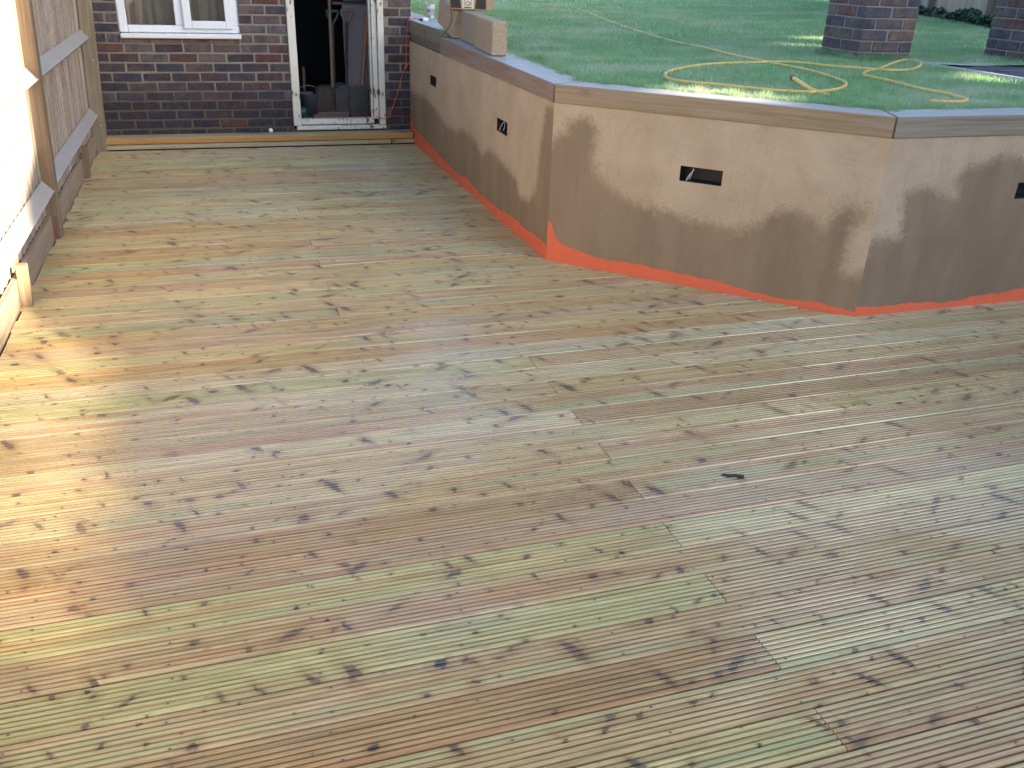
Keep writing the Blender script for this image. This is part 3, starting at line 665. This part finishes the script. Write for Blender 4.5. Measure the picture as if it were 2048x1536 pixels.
for x0, x1, z0, yy in ((WX0 + .06, -.22, WZ0 + .098, YF + .03), (-.1, .167, WZ0 + .136, YF - .012)):
    wl(ob('pane', mesh('pane', [(x0, yy, z0), (x1, yy, z0), (x1, yy, 1.885), (x0, yy, 1.885)], [(0, 1, 2, 3)], M_glass), wi))
b = MB(); n = 60; vs = []; fs = []
for k in range(n + 1):
    x = -.66 + k * .95 / n; yy = HY + .20 + .03 * math.sin(k * .9) + .015 * math.sin(k * 2.3)
    vs += [(x, yy, .7), (x, yy, 2.0)]
fs = [(2 * k, 2 * k + 2, 2 * k + 3, 2 * k + 1) for k in range(n)]
hl(ob('curtain', mesh('curtain', vs, fs, plain('brown_curtain', (.36, .31, .28), .9, .1), True), ho))
# doorway frame, flaking paint
df = hl(box('door_frame', M_flaky, DX0, DX0 + .066, HY - .012, HY + .09, DZ0 + .03, 2.09, ho, .004))
def dl(o): o.location -= Vector((df.location.x + .4, df.location.y + HY, df.location.z + .06)); return o
dl(box('jamb', M_flaky, DX1 - .052, DX1, HY - .012, HY + .09, DZ0 + .03, 2.09, df, .004))
dl(box('stop', M_flaky, DX1 - .098, DX1 - .056, HY + .02, HY + .1, DZ0 + .075, 2.09, df, .004))
dl(box('stop', M_flaky, DX1 - .118, DX1 - .101, HY + .045, HY + .11, DZ0 + .075, 2.09, df, .003))
dl(box('threshold', M_flaky, DX0 + .068, DX1 - .101, HY + .012, HY + .10, DZ0 + .034, DZ0 + .078, df, .006))
dl(box('sill_board', M_flaky, DX0 + .022, DX1 - .002, HY - .035, HY + .06, DZ0 - .004, DZ0 + .0265, df, .005))

# ================================================================== BRICK PIERS
PB = [brick_mesh('brick', M_pbrick, .2148, sd=20 + i) for i in range(5)]
PPAL = [(.095, .088, .115), (.11, .092, .11), (.125, .095, .095), (.085, .085, .115), (.135, .11, .11)]
for (px, py, sz, zb), lab in zip(PIERS, ('square brick pier on the lawn nearest the coiled hose', 'square brick pier at the right edge beside the dark paving')):
    pi = empty('brick_pier', (px + sz / 2, py + sz / 2, zb - .075), math.radians(-1.15)); tag(pi, lab, 'pier', 'brick piers on the lawn')
    h = sz / 2; co_ = MB(); co_.box(-h + .007, h - .007, -h + .007, h - .007, -.35, 1.43); co_.build('mortar_core', M_pmortar, pi)
    for i in range(-2, 19):
        zc = .0375 + .075 * i + .002; A = (i % 2 == 0)
        for s in (-1, 1):
            for q in (-1, 1):
                cx, cy = q * (h - .1065), s * (h - .051)
                col = random.choice(PPAL) if random.random() < .92 else (.19, .12, .10)
                put_brick(pi, lambda o: o, PB, cx if A else cy, cy if A else cx, zc, .212, col, .2148, 0 if A else math.pi / 2)
            cx = s * (h - .051); col = random.choice(PPAL) if random.random() < .75 else (.15, .085, .08)
            put_brick(pi, lambda o: o, PB, cx if A else 0, 0 if A else cx, zc, .215, col, .2148, math.pi / 2 if A else 0)
    cp = MB(); cp.box(-h - .03, h + .03, -h - .03, h + .03, 1.44, 1.50, .01); cp.build('cap_stone', M_kerb, pi)

# ================================================================== FAR GARDEN FENCE
ga, gb = Vector((8.35, 8.11)), Vector((11.3, 14.6)); gd = (gb - ga).normalized(); ang = math.atan2(gd.y, gd.x)
gf = empty('garden_fence', (ga.x, ga.y, 1.0), ang); tag(gf, 'grey brown boarded fence far behind the brick piers', 'fence')
GL = (gb - ga).length; s = 0.0
while s < GL:
    j = random.uniform(.8, 1.2); wd = .115
    o = box('fence_board', M_feather, s, s + wd - .006, -.01 - random.uniform(0, .008), .012, -.02, 1.7, gf, .002, (.36 * j, .285 * j, .22 * j)); s += wd
for s in (.75, 2.9, 5.1, GL):
    box('fence_post', M_post, s - .05, s + .05, .014, .1, -.2, 1.8, gf, .004, (.25, .2, .16))
iv = []; fs = []
for k in range(5200):
    s = random.uniform(-.2, GL); hgt = .12 + .04 * math.sin(s * 2.1) + .04 * math.sin(s * 5.3 + 1); o_ = random.uniform(.03, .22); z = random.uniform(0, 1) ** 1.3 * hgt * (1 - o_ * 1.5)
    p = ga + gd * s + Vector((gd.y, -gd.x)) * -o_ if False else ga + gd * s + Vector((-gd.y, gd.x)) * o_
    c = Vector((p.x, p.y, 1.03 + z)); a = Vector((random.gauss(0, 1), random.gauss(0, 1), random.gauss(0, .6))).normalized() * random.uniform(.018, .036); bb = a.cross(Vector((random.gauss(0, 1), random.gauss(0, 1), 1))).normalized() * a.length * .8
    n = len(iv); iv += [c - a, c + bb * .9, c + a, c - bb * .9]; fs.append((n, n + 1, n + 2, n + 3))
tag(ob('ivy_border', mesh('ivy_border', iv, fs, M_leaf)), 'dark green ivy creeping along the foot of the far fence', 'ivy', kind='stuff')

# ================================================================== THINGS
HA = [[4.42, 13.56, 0.989], [4.514, 12.712, 0.99], [4.649, 11.713, 0.992], [4.228, 9.88, 0.986], [3.895, 8.469, 0.98], [3.764, 7.757, 0.978], [3.651, 7.145, 0.976], [3.605, 6.711, 0.976], [3.613, 6.41, 0.976], [3.556, 6.019, 0.975], [3.535, 5.716, 0.975], [3.53, 5.485, 0.974], [3.526, 5.223, 0.974], [3.544, 4.971, 0.972], [3.526, 4.764, 0.968], [3.472, 4.539, 0.965], [3.407, 4.383, 0.962], [3.249, 4.219, 0.96], [3.091, 4.136, 0.957], [2.958, 4.117, 0.955], [2.824, 4.182, 0.955], [2.724, 4.287, 0.955], [2.615, 4.424, 0.955], [2.494, 4.529, 0.955], [2.442, 4.637, 0.955], [2.472, 4.773, 0.957], [2.56, 4.929, 0.959], [2.713, 5.09, 0.961], [2.997, 5.291, 0.966], [3.244, 5.351, 0.97], [3.473, 5.37, 0.974], [3.625, 5.375, 0.976], [3.737, 5.317, 0.977], [3.826, 5.187, 0.975], [3.897, 5.118, 0.974], [3.997, 5.051, 0.973], [4.088, 4.975, 0.972], [4.209, 4.938, 0.971], [4.349, 4.977, 0.972], [4.566, 5.149, 0.975], [4.74, 5.344, 0.978], [4.805, 5.48, 0.98], [4.701, 5.476, 0.98], [4.443, 5.283, 0.977], [4.142, 5.024, 0.973], [3.961, 4.908, 0.971], [3.831, 4.781, 0.969], [3.781, 4.694, 0.967], [3.781, 4.534, 0.965], [3.77, 4.352, 0.962], [3.748, 4.152, 0.959], [3.768, 4.011, 0.956], [3.754, 3.924, 0.955], [3.717, 3.803, 0.953]]
HB_ = [[3.087, 4.434, 0.96], [3.056, 4.315, 0.959], [3.022, 4.159, 0.956], [3.045, 4.038, 0.955]]
HC = [[3.717, 3.803, 0.953], [3.61, 3.74, 0.952], [3.53, 3.757, 0.952], [3.458, 3.78, 0.953]]
hs = empty('garden_hose', (3.2, 4.4, .95)); tag(hs, 'yellow garden hose lying in loose loops across the lawn', 'hose')
def hz(pts, lift=.0): return [(p[0] - 3.2, p[1] - 4.4, float(lz(p[0], p[1])) + .000 + lift + (p[3] if len(p) > 3 else 0) - .95) for p in pts]
b = MB(); b.tube(spline(hz(HA + HC[1:]), 6), .0095, 8); b.build('hose_pipe', M_hose, hs, smooth=True)
he = [(HB_[0][0], HB_[0][1], 0, .028), (HB_[1][0], HB_[1][1], 0, .018), (HB_[2][0], HB_[2][1], 0, .004), (HB_[3][0], HB_[3][1], 0, -.012)]
b = MB(); b.tube(spline(hz(he), 6), .0125, 10); b.build('hose_end', M_hose, hs, smooth=True)
e0 = Vector(hz(he)[0]); e1 = Vector(hz(he)[1]); d_ = (e0 - e1).normalized()
b = MB(); b.tube([e0 - d_ * .012, e0 + d_ * .012], .0165, 12); b.tube([e0 + d_ * .012, e0 + d_ * .03], .012, 12); b.build('connector', plain('brown_hose_connector', (.12, .07, .06), .4), hs)

# concrete blocks on the coping
BD = Vector((.065, 1.118, .014)).normalized(); ba = math.atan2(BD.y, BD.x) - math.pi / 2
def cblock(loc, tilt, lab, L=.527):
    b = MB(); b.box(0, .1, 0, L, 0, .203, .007)
    o = b.build('concrete_block', M_block, None, loc, (tilt, 0, ba)); o.color = random.choice(((1, .97, .92, 1), (.86, .86, .88, 1), (.93, .9, .86, 1))); return tag(o, lab, 'concrete block', 'concrete blocks along the sleeper wall top')
cblock((1.716, 5.708, .957), .012, 'buff concrete block nearest the corner with its rough end facing the deck', .522)
cblock((1.716 + .050, 5.708 + .559 - .014, .961), .012, 'middle concrete block standing on the sleepers under the radio', .522)
o_ = cblock((1.752, 6.85, .968), .29, 'tilted concrete block propped on the raised sleeper end, nearest the house', .33); o_.rotation_euler.z += .2

# radio
ra = empty('radio', (1.712, 6.80, 1.172), math.radians(-34)); tag(ra, 'wooden retro radio with black speakers and cream front on the blocks', 'radio')
M_cab = wood('radio_cabinet_wood', 'X', 0, .4, .5, contrast=.2); M_cream = plain('cream_plastic', (.78, .70, .55), .4, var=.05)
b = MB(); b.box(0, .292, .004, .16, 0, .20, .006); b.build('cabinet', M_cab, ra, col=(.50, .30, .18))
for s in (0, 1):
    x0 = .012 if s == 0 else .206; inner = .012
    pr = [(x0, .014), (x0 + .074, .014)] + [] + [(x0 + .074, .186), (x0, .186)]
    b = MB()
    if s == 0: prof = [(.012, .014)] + [(.086 + inner * (math.sin(math.pi * t / 10) - .6) * -1 * .9, .014 + .172 * t / 10) for t in range(11)] + [(.012, .186)]
    else: prof = [(.280, .014)] + [(.206 - inner * (math.sin(math.pi * t / 10) - .6) * -1 * .9, .014 + .172 * t / 10) for t in range(11)] + [(.280, .186)]
    b.prism(prof, -.002, .003, 'Y'); b.build('speaker_grille', M_blackp, ra)
b = MB(); b.box(.101, .191, -.001, .0038, .012, .188); fp = b.build('front_panel', M_cream, ra)
M_knob = plain('tan_dial_plastic', (.40, .31, .22), .4)
b = MB(); b.tube([(.146, -.006, .047), (.146, -.0012, .047)], .0165, 20); b.build('dial', M_knob, fp)
b = MB(); b.tube([(.146, -.009, .047), (.146, -.0065, .047)], .010, 16); b.build('dial', M_cream, fp)
for zz in (.0165, .086):
    b = MB(); b.box(.119, .174, -.003, -.0012, zz, zz + .006); b.build('label_strip', M_blackp, fp)
for xx in (.116, .168):
    for zz in (.035, .047, .060):
        b = MB(); b.box(xx, xx + .007, -.003, -.0012, zz, zz + .008); b.build('button', M_knob, fp)
ra.rotation_euler.x = 0
cab = MB(); cab.tube(spline([(.02, -.012, .01), (.028, -.02, -.05), (.018, -.024, -.10), (-.02, -.03, -.155), (-.06, -.03, -.19)], 6), .0028, 6); cab.build('power_cable', M_blackp, ra)

# mug
mu = empty('mug', (1.925, 8.33, 1.020)); tag(mu, 'white mug with an orange flower print standing on the sleepers by the house corner', 'mug')
t = NT('printed_china'); v = t.objco(False); vo = t.vor(v, 24); k_ = t.n('ShaderNodeSeparateColor'); t.l(vo.outputs['Color'], k_.inputs[0])
c_ = t.mix(t.math('MULTIPLY', t.ss(vo.outputs['Distance'], .5, .36), t.ss(k_.outputs[0], .30, .34)), (.82, .83, .84), t.mix(k_.outputs[1], (.65, .22, .10), (.40, .30, .24)))
t.set(c_, .2, .5)
b = MB(); b.lathe([(0, .004), (.030, .004), (.034, 0), (.037, .01), (.045, .115), (.047, .118), (.044, .118), (.040, .02), (0, .012)], 28); b.build('cup', t.m, mu, smooth=True)
b = MB(); b.tube(spline([(.042, 0, .095), (.068, 0, .095), (.074, 0, .065), (.062, 0, .035), (.039, 0, .03)], 6), .006, 8); b.build('handle', t.m, mu, rot=(0, 0, .9), smooth=True)
# plug adaptor and extension cable
ad = empty('plug_adaptor', (1.79, 7.955, 1.020), .4); tag(ad, 'small white plug adaptor lying on the sleepers near the mug', 'adaptor')
box('body', M_white, -.03, .03, -.022, .022, 0, .026, ad, .006); box('collar', M_blackp, -.046, -.031, -.014, .014, .002, .02, ad, .003)
M_cable = plain('orange_cable', (.62, .10, .035), .45, var=.1)
ec = empty('extension_cable', (1.67, 8.1, .2)); tag(ec, 'thin orange extension cable hanging down the house corner into the doorway', 'cable')
pts = [(1.86, 8.2, 1.028), (1.83, 8.12, 1.027), (1.80, 8.06, 1.027), (1.75, 8.10, 1.027), (1.70, 8.098, 1.027), (1.673, 8.092, 1.01), (1.667, 8.095, .937), (1.658, 8.10, .815), (1.65, 8.10, .65), (1.615, 8.102, .567), (1.571, 8.1, .419), (1.523, 8.095, .291), (1.478, 8.088, .205), (1.43, 8.095, .199), (1.399, 8.125, .211), (1.34, 8.2, .20), (1.2, 8.45, .158)]
b = MB(); b.tube(spline([(x - 1.67, y_ - 8.1, z - .2) for x, y_, z in pts], 6), .0036, 7); b.build('flex', M_cable, ec, smooth=True)
b = MB(); b.tube([(1.6585 - 1.67, -.004, .66 - .2), (1.645 - 1.67, -.004, .62 - .2)], .009, 8); b.build('coupling', M_cable, ec)
# ball, debris
b = MB(); b.lathe([(.019 * math.sin(math.pi * k / 10), .019 - .019 * math.cos(math.pi * k / 10)) for k in range(11)], 18)
tag(b.build('ball', M_white, None, (.452, 8.085, .0955), smooth=True), 'small white ball resting on the step against the brick wall', 'ball')
b = MB(); b.tube([(0, 0, .006), (.028, -.012, .008), (.05, -.024, .006)], [.005, .0045, .008], 7); b.tube([(.004, .004, .004), (-.008, .012, .003)], .0035, 6)
tag(b.build('bolt', M_blackp, None, (1.48, 2.135, .0005)), 'small black bolt lying loose on the deck boards', 'bolt')
# ------- inside the doorway
M_shaft = plain('ash_handle', (.17, .11, .08), .5); M_orangeh = plain('orange_handle', (.36, .13, .06), .45); M_teal = plain('teal_plastic', (.02, .11, .09), .4); M_blade_ = plain('dull_steel', (.07, .068, .07), .55, .4, .3, var=.5, scale=12)
def leaning(name, lab, cat, bot, top, shaft, grip_mat, blade):
    o = empty(name, bot); tag(o, lab, cat); T = Vector(top) - Vector(bot)
    b = MB(); b.tube([T * .2, T * (.93 if grip_mat else 1)], .014, 10); b.build('shaft', shaft, o)
    if grip_mat:
        x = Vector((1, 0, 0)); b = MB(); e = T * .93; u_p = T.normalized()
        b.tube(spline([e - u_p * .02, e + x * .045 + u_p * .05, e + x * .05 + u_p * .09], 4), .011, 8); b.tube(spline([e - u_p * .02, e - x * .045 + u_p * .05, e - x * .05 + u_p * .09], 4), .011, 8); b.tube([e - x * .055 + u_p * .09, e + x * .055 + u_p * .09], .014, 8)
        b.build('grip', grip_mat, o)
    b = MB(); u_p = T.normalized()
    if blade == 'spade':
        pr = [(-.085, .0), (.085, .0), (.09, .24), (.03, .28), (-.03, .28), (-.09, .24)]; b.prism(pr, -.004, .004, 'Y'); b.build('blade', M_blade_, o)
    elif blade == 'fork':
        for k in range(4): b.tube([(-.075 + .05 * k, 0, 0), (-.075 + .05 * k, .0, .22)], .006, 6)
        b.box(-.085, .085, -.008, .008, .21, .24); b.build('tines', M_blade_, o)
    else:
        b.box(-.14, .14, -.03, .03, 0, .05); b.build('head', M_shaft, o)
    return o
leaning('digging_spade', 'spade with a brown D handle leaning in the doorway against the pale panel', 'spade', (1.17, 8.55, .148), (1.225, 8.62, 1.03), M_blackp, M_shaft, 'spade')
leaning('garden_fork', 'garden fork with a teal D handle just left of the spade', 'fork', (1.09, 8.72, .148), (1.12, 8.80, 1.01), M_blade_, M_teal, 'fork')
leaning('shovel', 'shovel with a long orange wooden handle at the right of the doorway', 'shovel', (1.29, 8.50, .148), (1.41, 8.62, 1.02), M_orangeh, None, 'spade')
leaning('broom', 'thin upright broom pole standing in the middle of the doorway', 'broom', (1.05, 8.52, .148), (1.085, 8.66, 1.45), M_shaft, None, 'head')
o = box('board_panel', plain('pale_fibreboard', (.20, .185, .20), .7, var=.12, scale=7), 1.20, 1.44, 8.70, 8.72, .148, 1.10, None, .002); o.rotation_euler = (math.radians(-3), 0, 0); tag(o, 'pale fibreboard panel leaning upright inside the doorway', 'panel')
o = box('storage_box', plain('dark_blue_plastic', (.03, .04, .08), .4), 1.20, 1.45, 8.69, 8.95, 1.12, 1.30, None, .01); tag(o, 'dark blue storage box on the shelf above the pale panel', 'box')
o = box('shelf', M_shaft, 1.12, 1.46, 8.735, 9.1, 1.10, 1.118, None, .002); tag(o, 'narrow wooden shelf high inside the doorway', 'shelf')
def sack(loc, sx, sy, sz, mat, lab):
    bm = bmesh.new(); bmesh.ops.create_cube(bm, size=1); bmesh.ops.subdivide_edges(bm, edges=bm.edges[:], cuts=6, use_grid_fill=True)
    for v in bm.verts:
        p = v.co.copy(); n = p.normalized() * .62; q = p.lerp(n, .55); wv = 1 + .07 * math.sin(9 * p.x + 4 * p.z) + .05 * math.sin(13 * p.y + 7 * p.z)
        v.co = (q.x * sx * wv, q.y * sy * wv, max(-.46, q.z) * sz)
    zmin = min(v.co.z for v in bm.verts)
    for v in bm.verts: v.co.z -= zmin
    me = bpy.data.meshes.new('sack'); bm.to_mesh(me); bm.free(); me.materials.append(mat); me.shade_smooth()
    return tag(ob('sack', me, None, loc, (0, 0, random.uniform(-.4, .4))), lab, 'sack')
M_paper = plain('paper_sack', (.085, .07, .06), .8, .2, bump=.003); M_grey = plain('grey_plastic_sack', (.09, .09, .115), .5, .4)
sack((1.02, 8.72, .147), .22, .18, .26, M_paper, 'brown paper sack on the floor behind the broom pole')
sack((1.155, 8.80, .147), .16, .16, .27, M_grey, 'crumpled pale grey sack below the spade')
o = box('plank', M_shaft, .86, 1.12, 8.44, 8.50, .147, .185, None, .003); tag(o, 'short rough plank lying across the doorway floor', 'plank')
bu = empty('bucket', (.86, 8.7, .147)); tag(bu, 'dull grey bucket on the floor left of the sacks', 'bucket')
b = MB(); b.lathe([(0, .004), (.075, 0), (.10, .19), (.105, .195), (.096, .19), (.072, .008), (0, .008)], 24); b.build('pail', plain('grey_bucket_plastic', (.12, .12, .14), .5), bu, smooth=True)
b = MB(); b.tube(spline([(-.10, 0, .18), (-.08, .05, .23), (0, .08, .25), (.08, .05, .23), (.10, 0, .18)], 5), .003, 6); b.build('handle', M_gray, bu)
o = sack((.76, 8.50, .147), .10, .12, .10, M_teal, 'crumpled teal plastic bag in the left corner of the doorway'); o.name = 'plastic_bag'; o['category'] = 'bag'
for k, (x, y_, h_) in enumerate(((.76, 8.9, .42), (.84, 8.95, .40))):
    o = empty('timber_offcut', (x, y_, .147)); tag(o, ('short pale stake leaning at the left inside the doorway', 'second short stake with a pale tip, beside the bucket')[k], 'stake')
    b = MB(); b.box(-.012, .012, -.012, .012, 0, h_, .002); b.build('stake', M_shaft, o, rot=(.1, -.12 * (1 - k), 0))

# ================================================================== UNSEEN SHADE CASTERS (added out of frame to shape sun and shade)
NH = Vector((.6614, .75, 0))
def cq(c, q): return NH * c + SH * q
def slab_caster(name, lab, prof, q0, q1, mat):
    """added shade caster, gable profile [(c, v)] where v is the height of the sun ray at q = 0"""
    o = empty(name, cq(prof[0][0], q0)); tag(o, lab, 'house'); n = len(prof); vs = []
    for q in (q0, q1):
        for c, v in prof: p = cq(c, q) - o.location; vs.append((p.x, p.y, v + TE * q0))
        for c in (prof[-1][0], prof[0][0]): p = cq(c, q) - o.location; vs.append((p.x, p.y, -.3))
    m_ = n + 2; roof = [(i, i + 1, m_ + i + 1, m_ + i) for i in range(n - 1)]
    walls = [tuple(range(m_)), tuple(range(m_, 2 * m_))[::-1], (n - 1, n, m_ + n, m_ + n - 1), (n + 1, 0, m_, m_ + n + 1)]
    ob('caster_gable', mesh('caster_gable', vs, walls, mat), o); ob('roof', mesh('roof', vs, roof, M_tile), o); return o  # gable and roof of the added shade caster
Q0 = 11.0
slab_caster('shade_caster', 'added unseen low house shape shading the near deck', [(-9, .70), (-1, .68), (.6, .56), (1.015, .50)], Q0, Q0 + 3, plain('shade_caster_render', (.5, .46, .4), .9, .2))  # added caster that keeps the near deck in shade
slab_caster('shade_caster', 'added unseen house shape whose roofline sets the shade edge', [(1.02, .44), (1.24, .50), (2.07, .745), (2.42, .86), (2.55, 1.06), (2.91, 1.44), (3.40, 1.78), (3.52, 3.4), (4.42, 3.9)], Q0, Q0 + 3, M_farbrick)  # added caster, roofline drawn to the shade edge on deck and fence
def screen(c0, c1, top, holes):
    """added unseen wall, its openings shape sun patches; heights given as sun-ray heights v"""
    o = empty('shade_screen', cq((c0 + c1) / 2, Q0)); tag(o, 'added unseen wall that shades the lawn and lets sun patches through', 'wall')
    cs = sorted({c0, c1} | {h[0] for h in holes} | {h[1] for h in holes} | {c for c, _ in top if c0 < c < c1})
    b = MB(); q0, q1 = Q0 + .03, Q0 + .11
    for a_, c_ in zip(cs, cs[1:]):
        tp = float(np.interp((a_ + c_) / 2, [t_[0] for t_ in top], [t_[1] for t_ in top])) + TE * Q0
        spans = [(-.3, tp)]
        for h0, h1, v0, v1 in holes:
            if h0 - 1e-6 <= a_ and c_ <= h1 + 1e-6: spans = [(-.3, v0 + TE * q0), (v1 + TE * q1, tp)]
        for za, zb in spans:
            P = [cq(a_, q0), cq(c_, q0), cq(c_, q1), cq(a_, q1)]
            b.add([tuple(p - o.location + Vector((0, 0, z))) for z in (za, zb) for p in P], [(3, 2, 1, 0), (4, 5, 6, 7), (0, 1, 5, 4), (1, 2, 6, 5), (2, 3, 7, 6), (3, 0, 4, 7)])
    b.build('brickwork', M_farbrick, o)
screen(4.36, 24, [(4.3, 3.9), (7.6, 3.5), (13.5, 3.2), (17, 2.5), (24, 2.1)], [(4.45, 4.80, 1.12, 1.29), (6.35, 6.74, .77, .86), (7.85, 8.8, 1.20, 1.285)])  # added openings sized for the sun patches on coping and lawn

# added unseen leaf filter: its thin crown softens sun on the near left deck
sq = 15.6; tr_ = empty('sun_filter_tree', cq(1.5, sq)); tr_.location.z = -.3; tag(tr_, 'added unseen tree crown that softens the sun on the deck', 'tree')
vs = []; fs = []
for k in range(8200):
    c1 = random.uniform(.2, 2.75); v1 = random.uniform(.38, 1.06) + random.uniform(-.02, .02); d1 = random.gauss(0, .35)
    p = cq(c1, sq + d1); p.z = v1 + TE * (sq + d1); p -= tr_.location
    a = Vector((random.gauss(0, 1), random.gauss(0, 1), random.gauss(0, 1))).normalized() * random.uniform(.017, .024); b2 = a.cross(Vector((random.gauss(0, 1), random.gauss(0, 1), random.gauss(0, 1)))).normalized() * a.length * .6
    n = len(vs); vs += [p - a, p + b2, p + a, p - b2]; fs.append((n, n + 1, n + 2, n + 3))
ob('crown', mesh('crown', vs, fs, M_leaf), tr_)  # leaves of the added sun filter
b = MB(); b.tube([(0, 0, 0), (.03, .02, 3), (0, 0, 5.3)], [.09, .06, .03], 8)
for k in range(9):
    p = cq(.35 + k * .28, sq); p.z = .9 + TE * sq; p -= tr_.location
    b.tube([(0, 0, 4.2 + .05 * k), Vector((0, 0, 4.6)).lerp(p, .5), p], [.02, .012, .004], 6)
b.build('sun_filter_trunk', M_shaft, tr_)
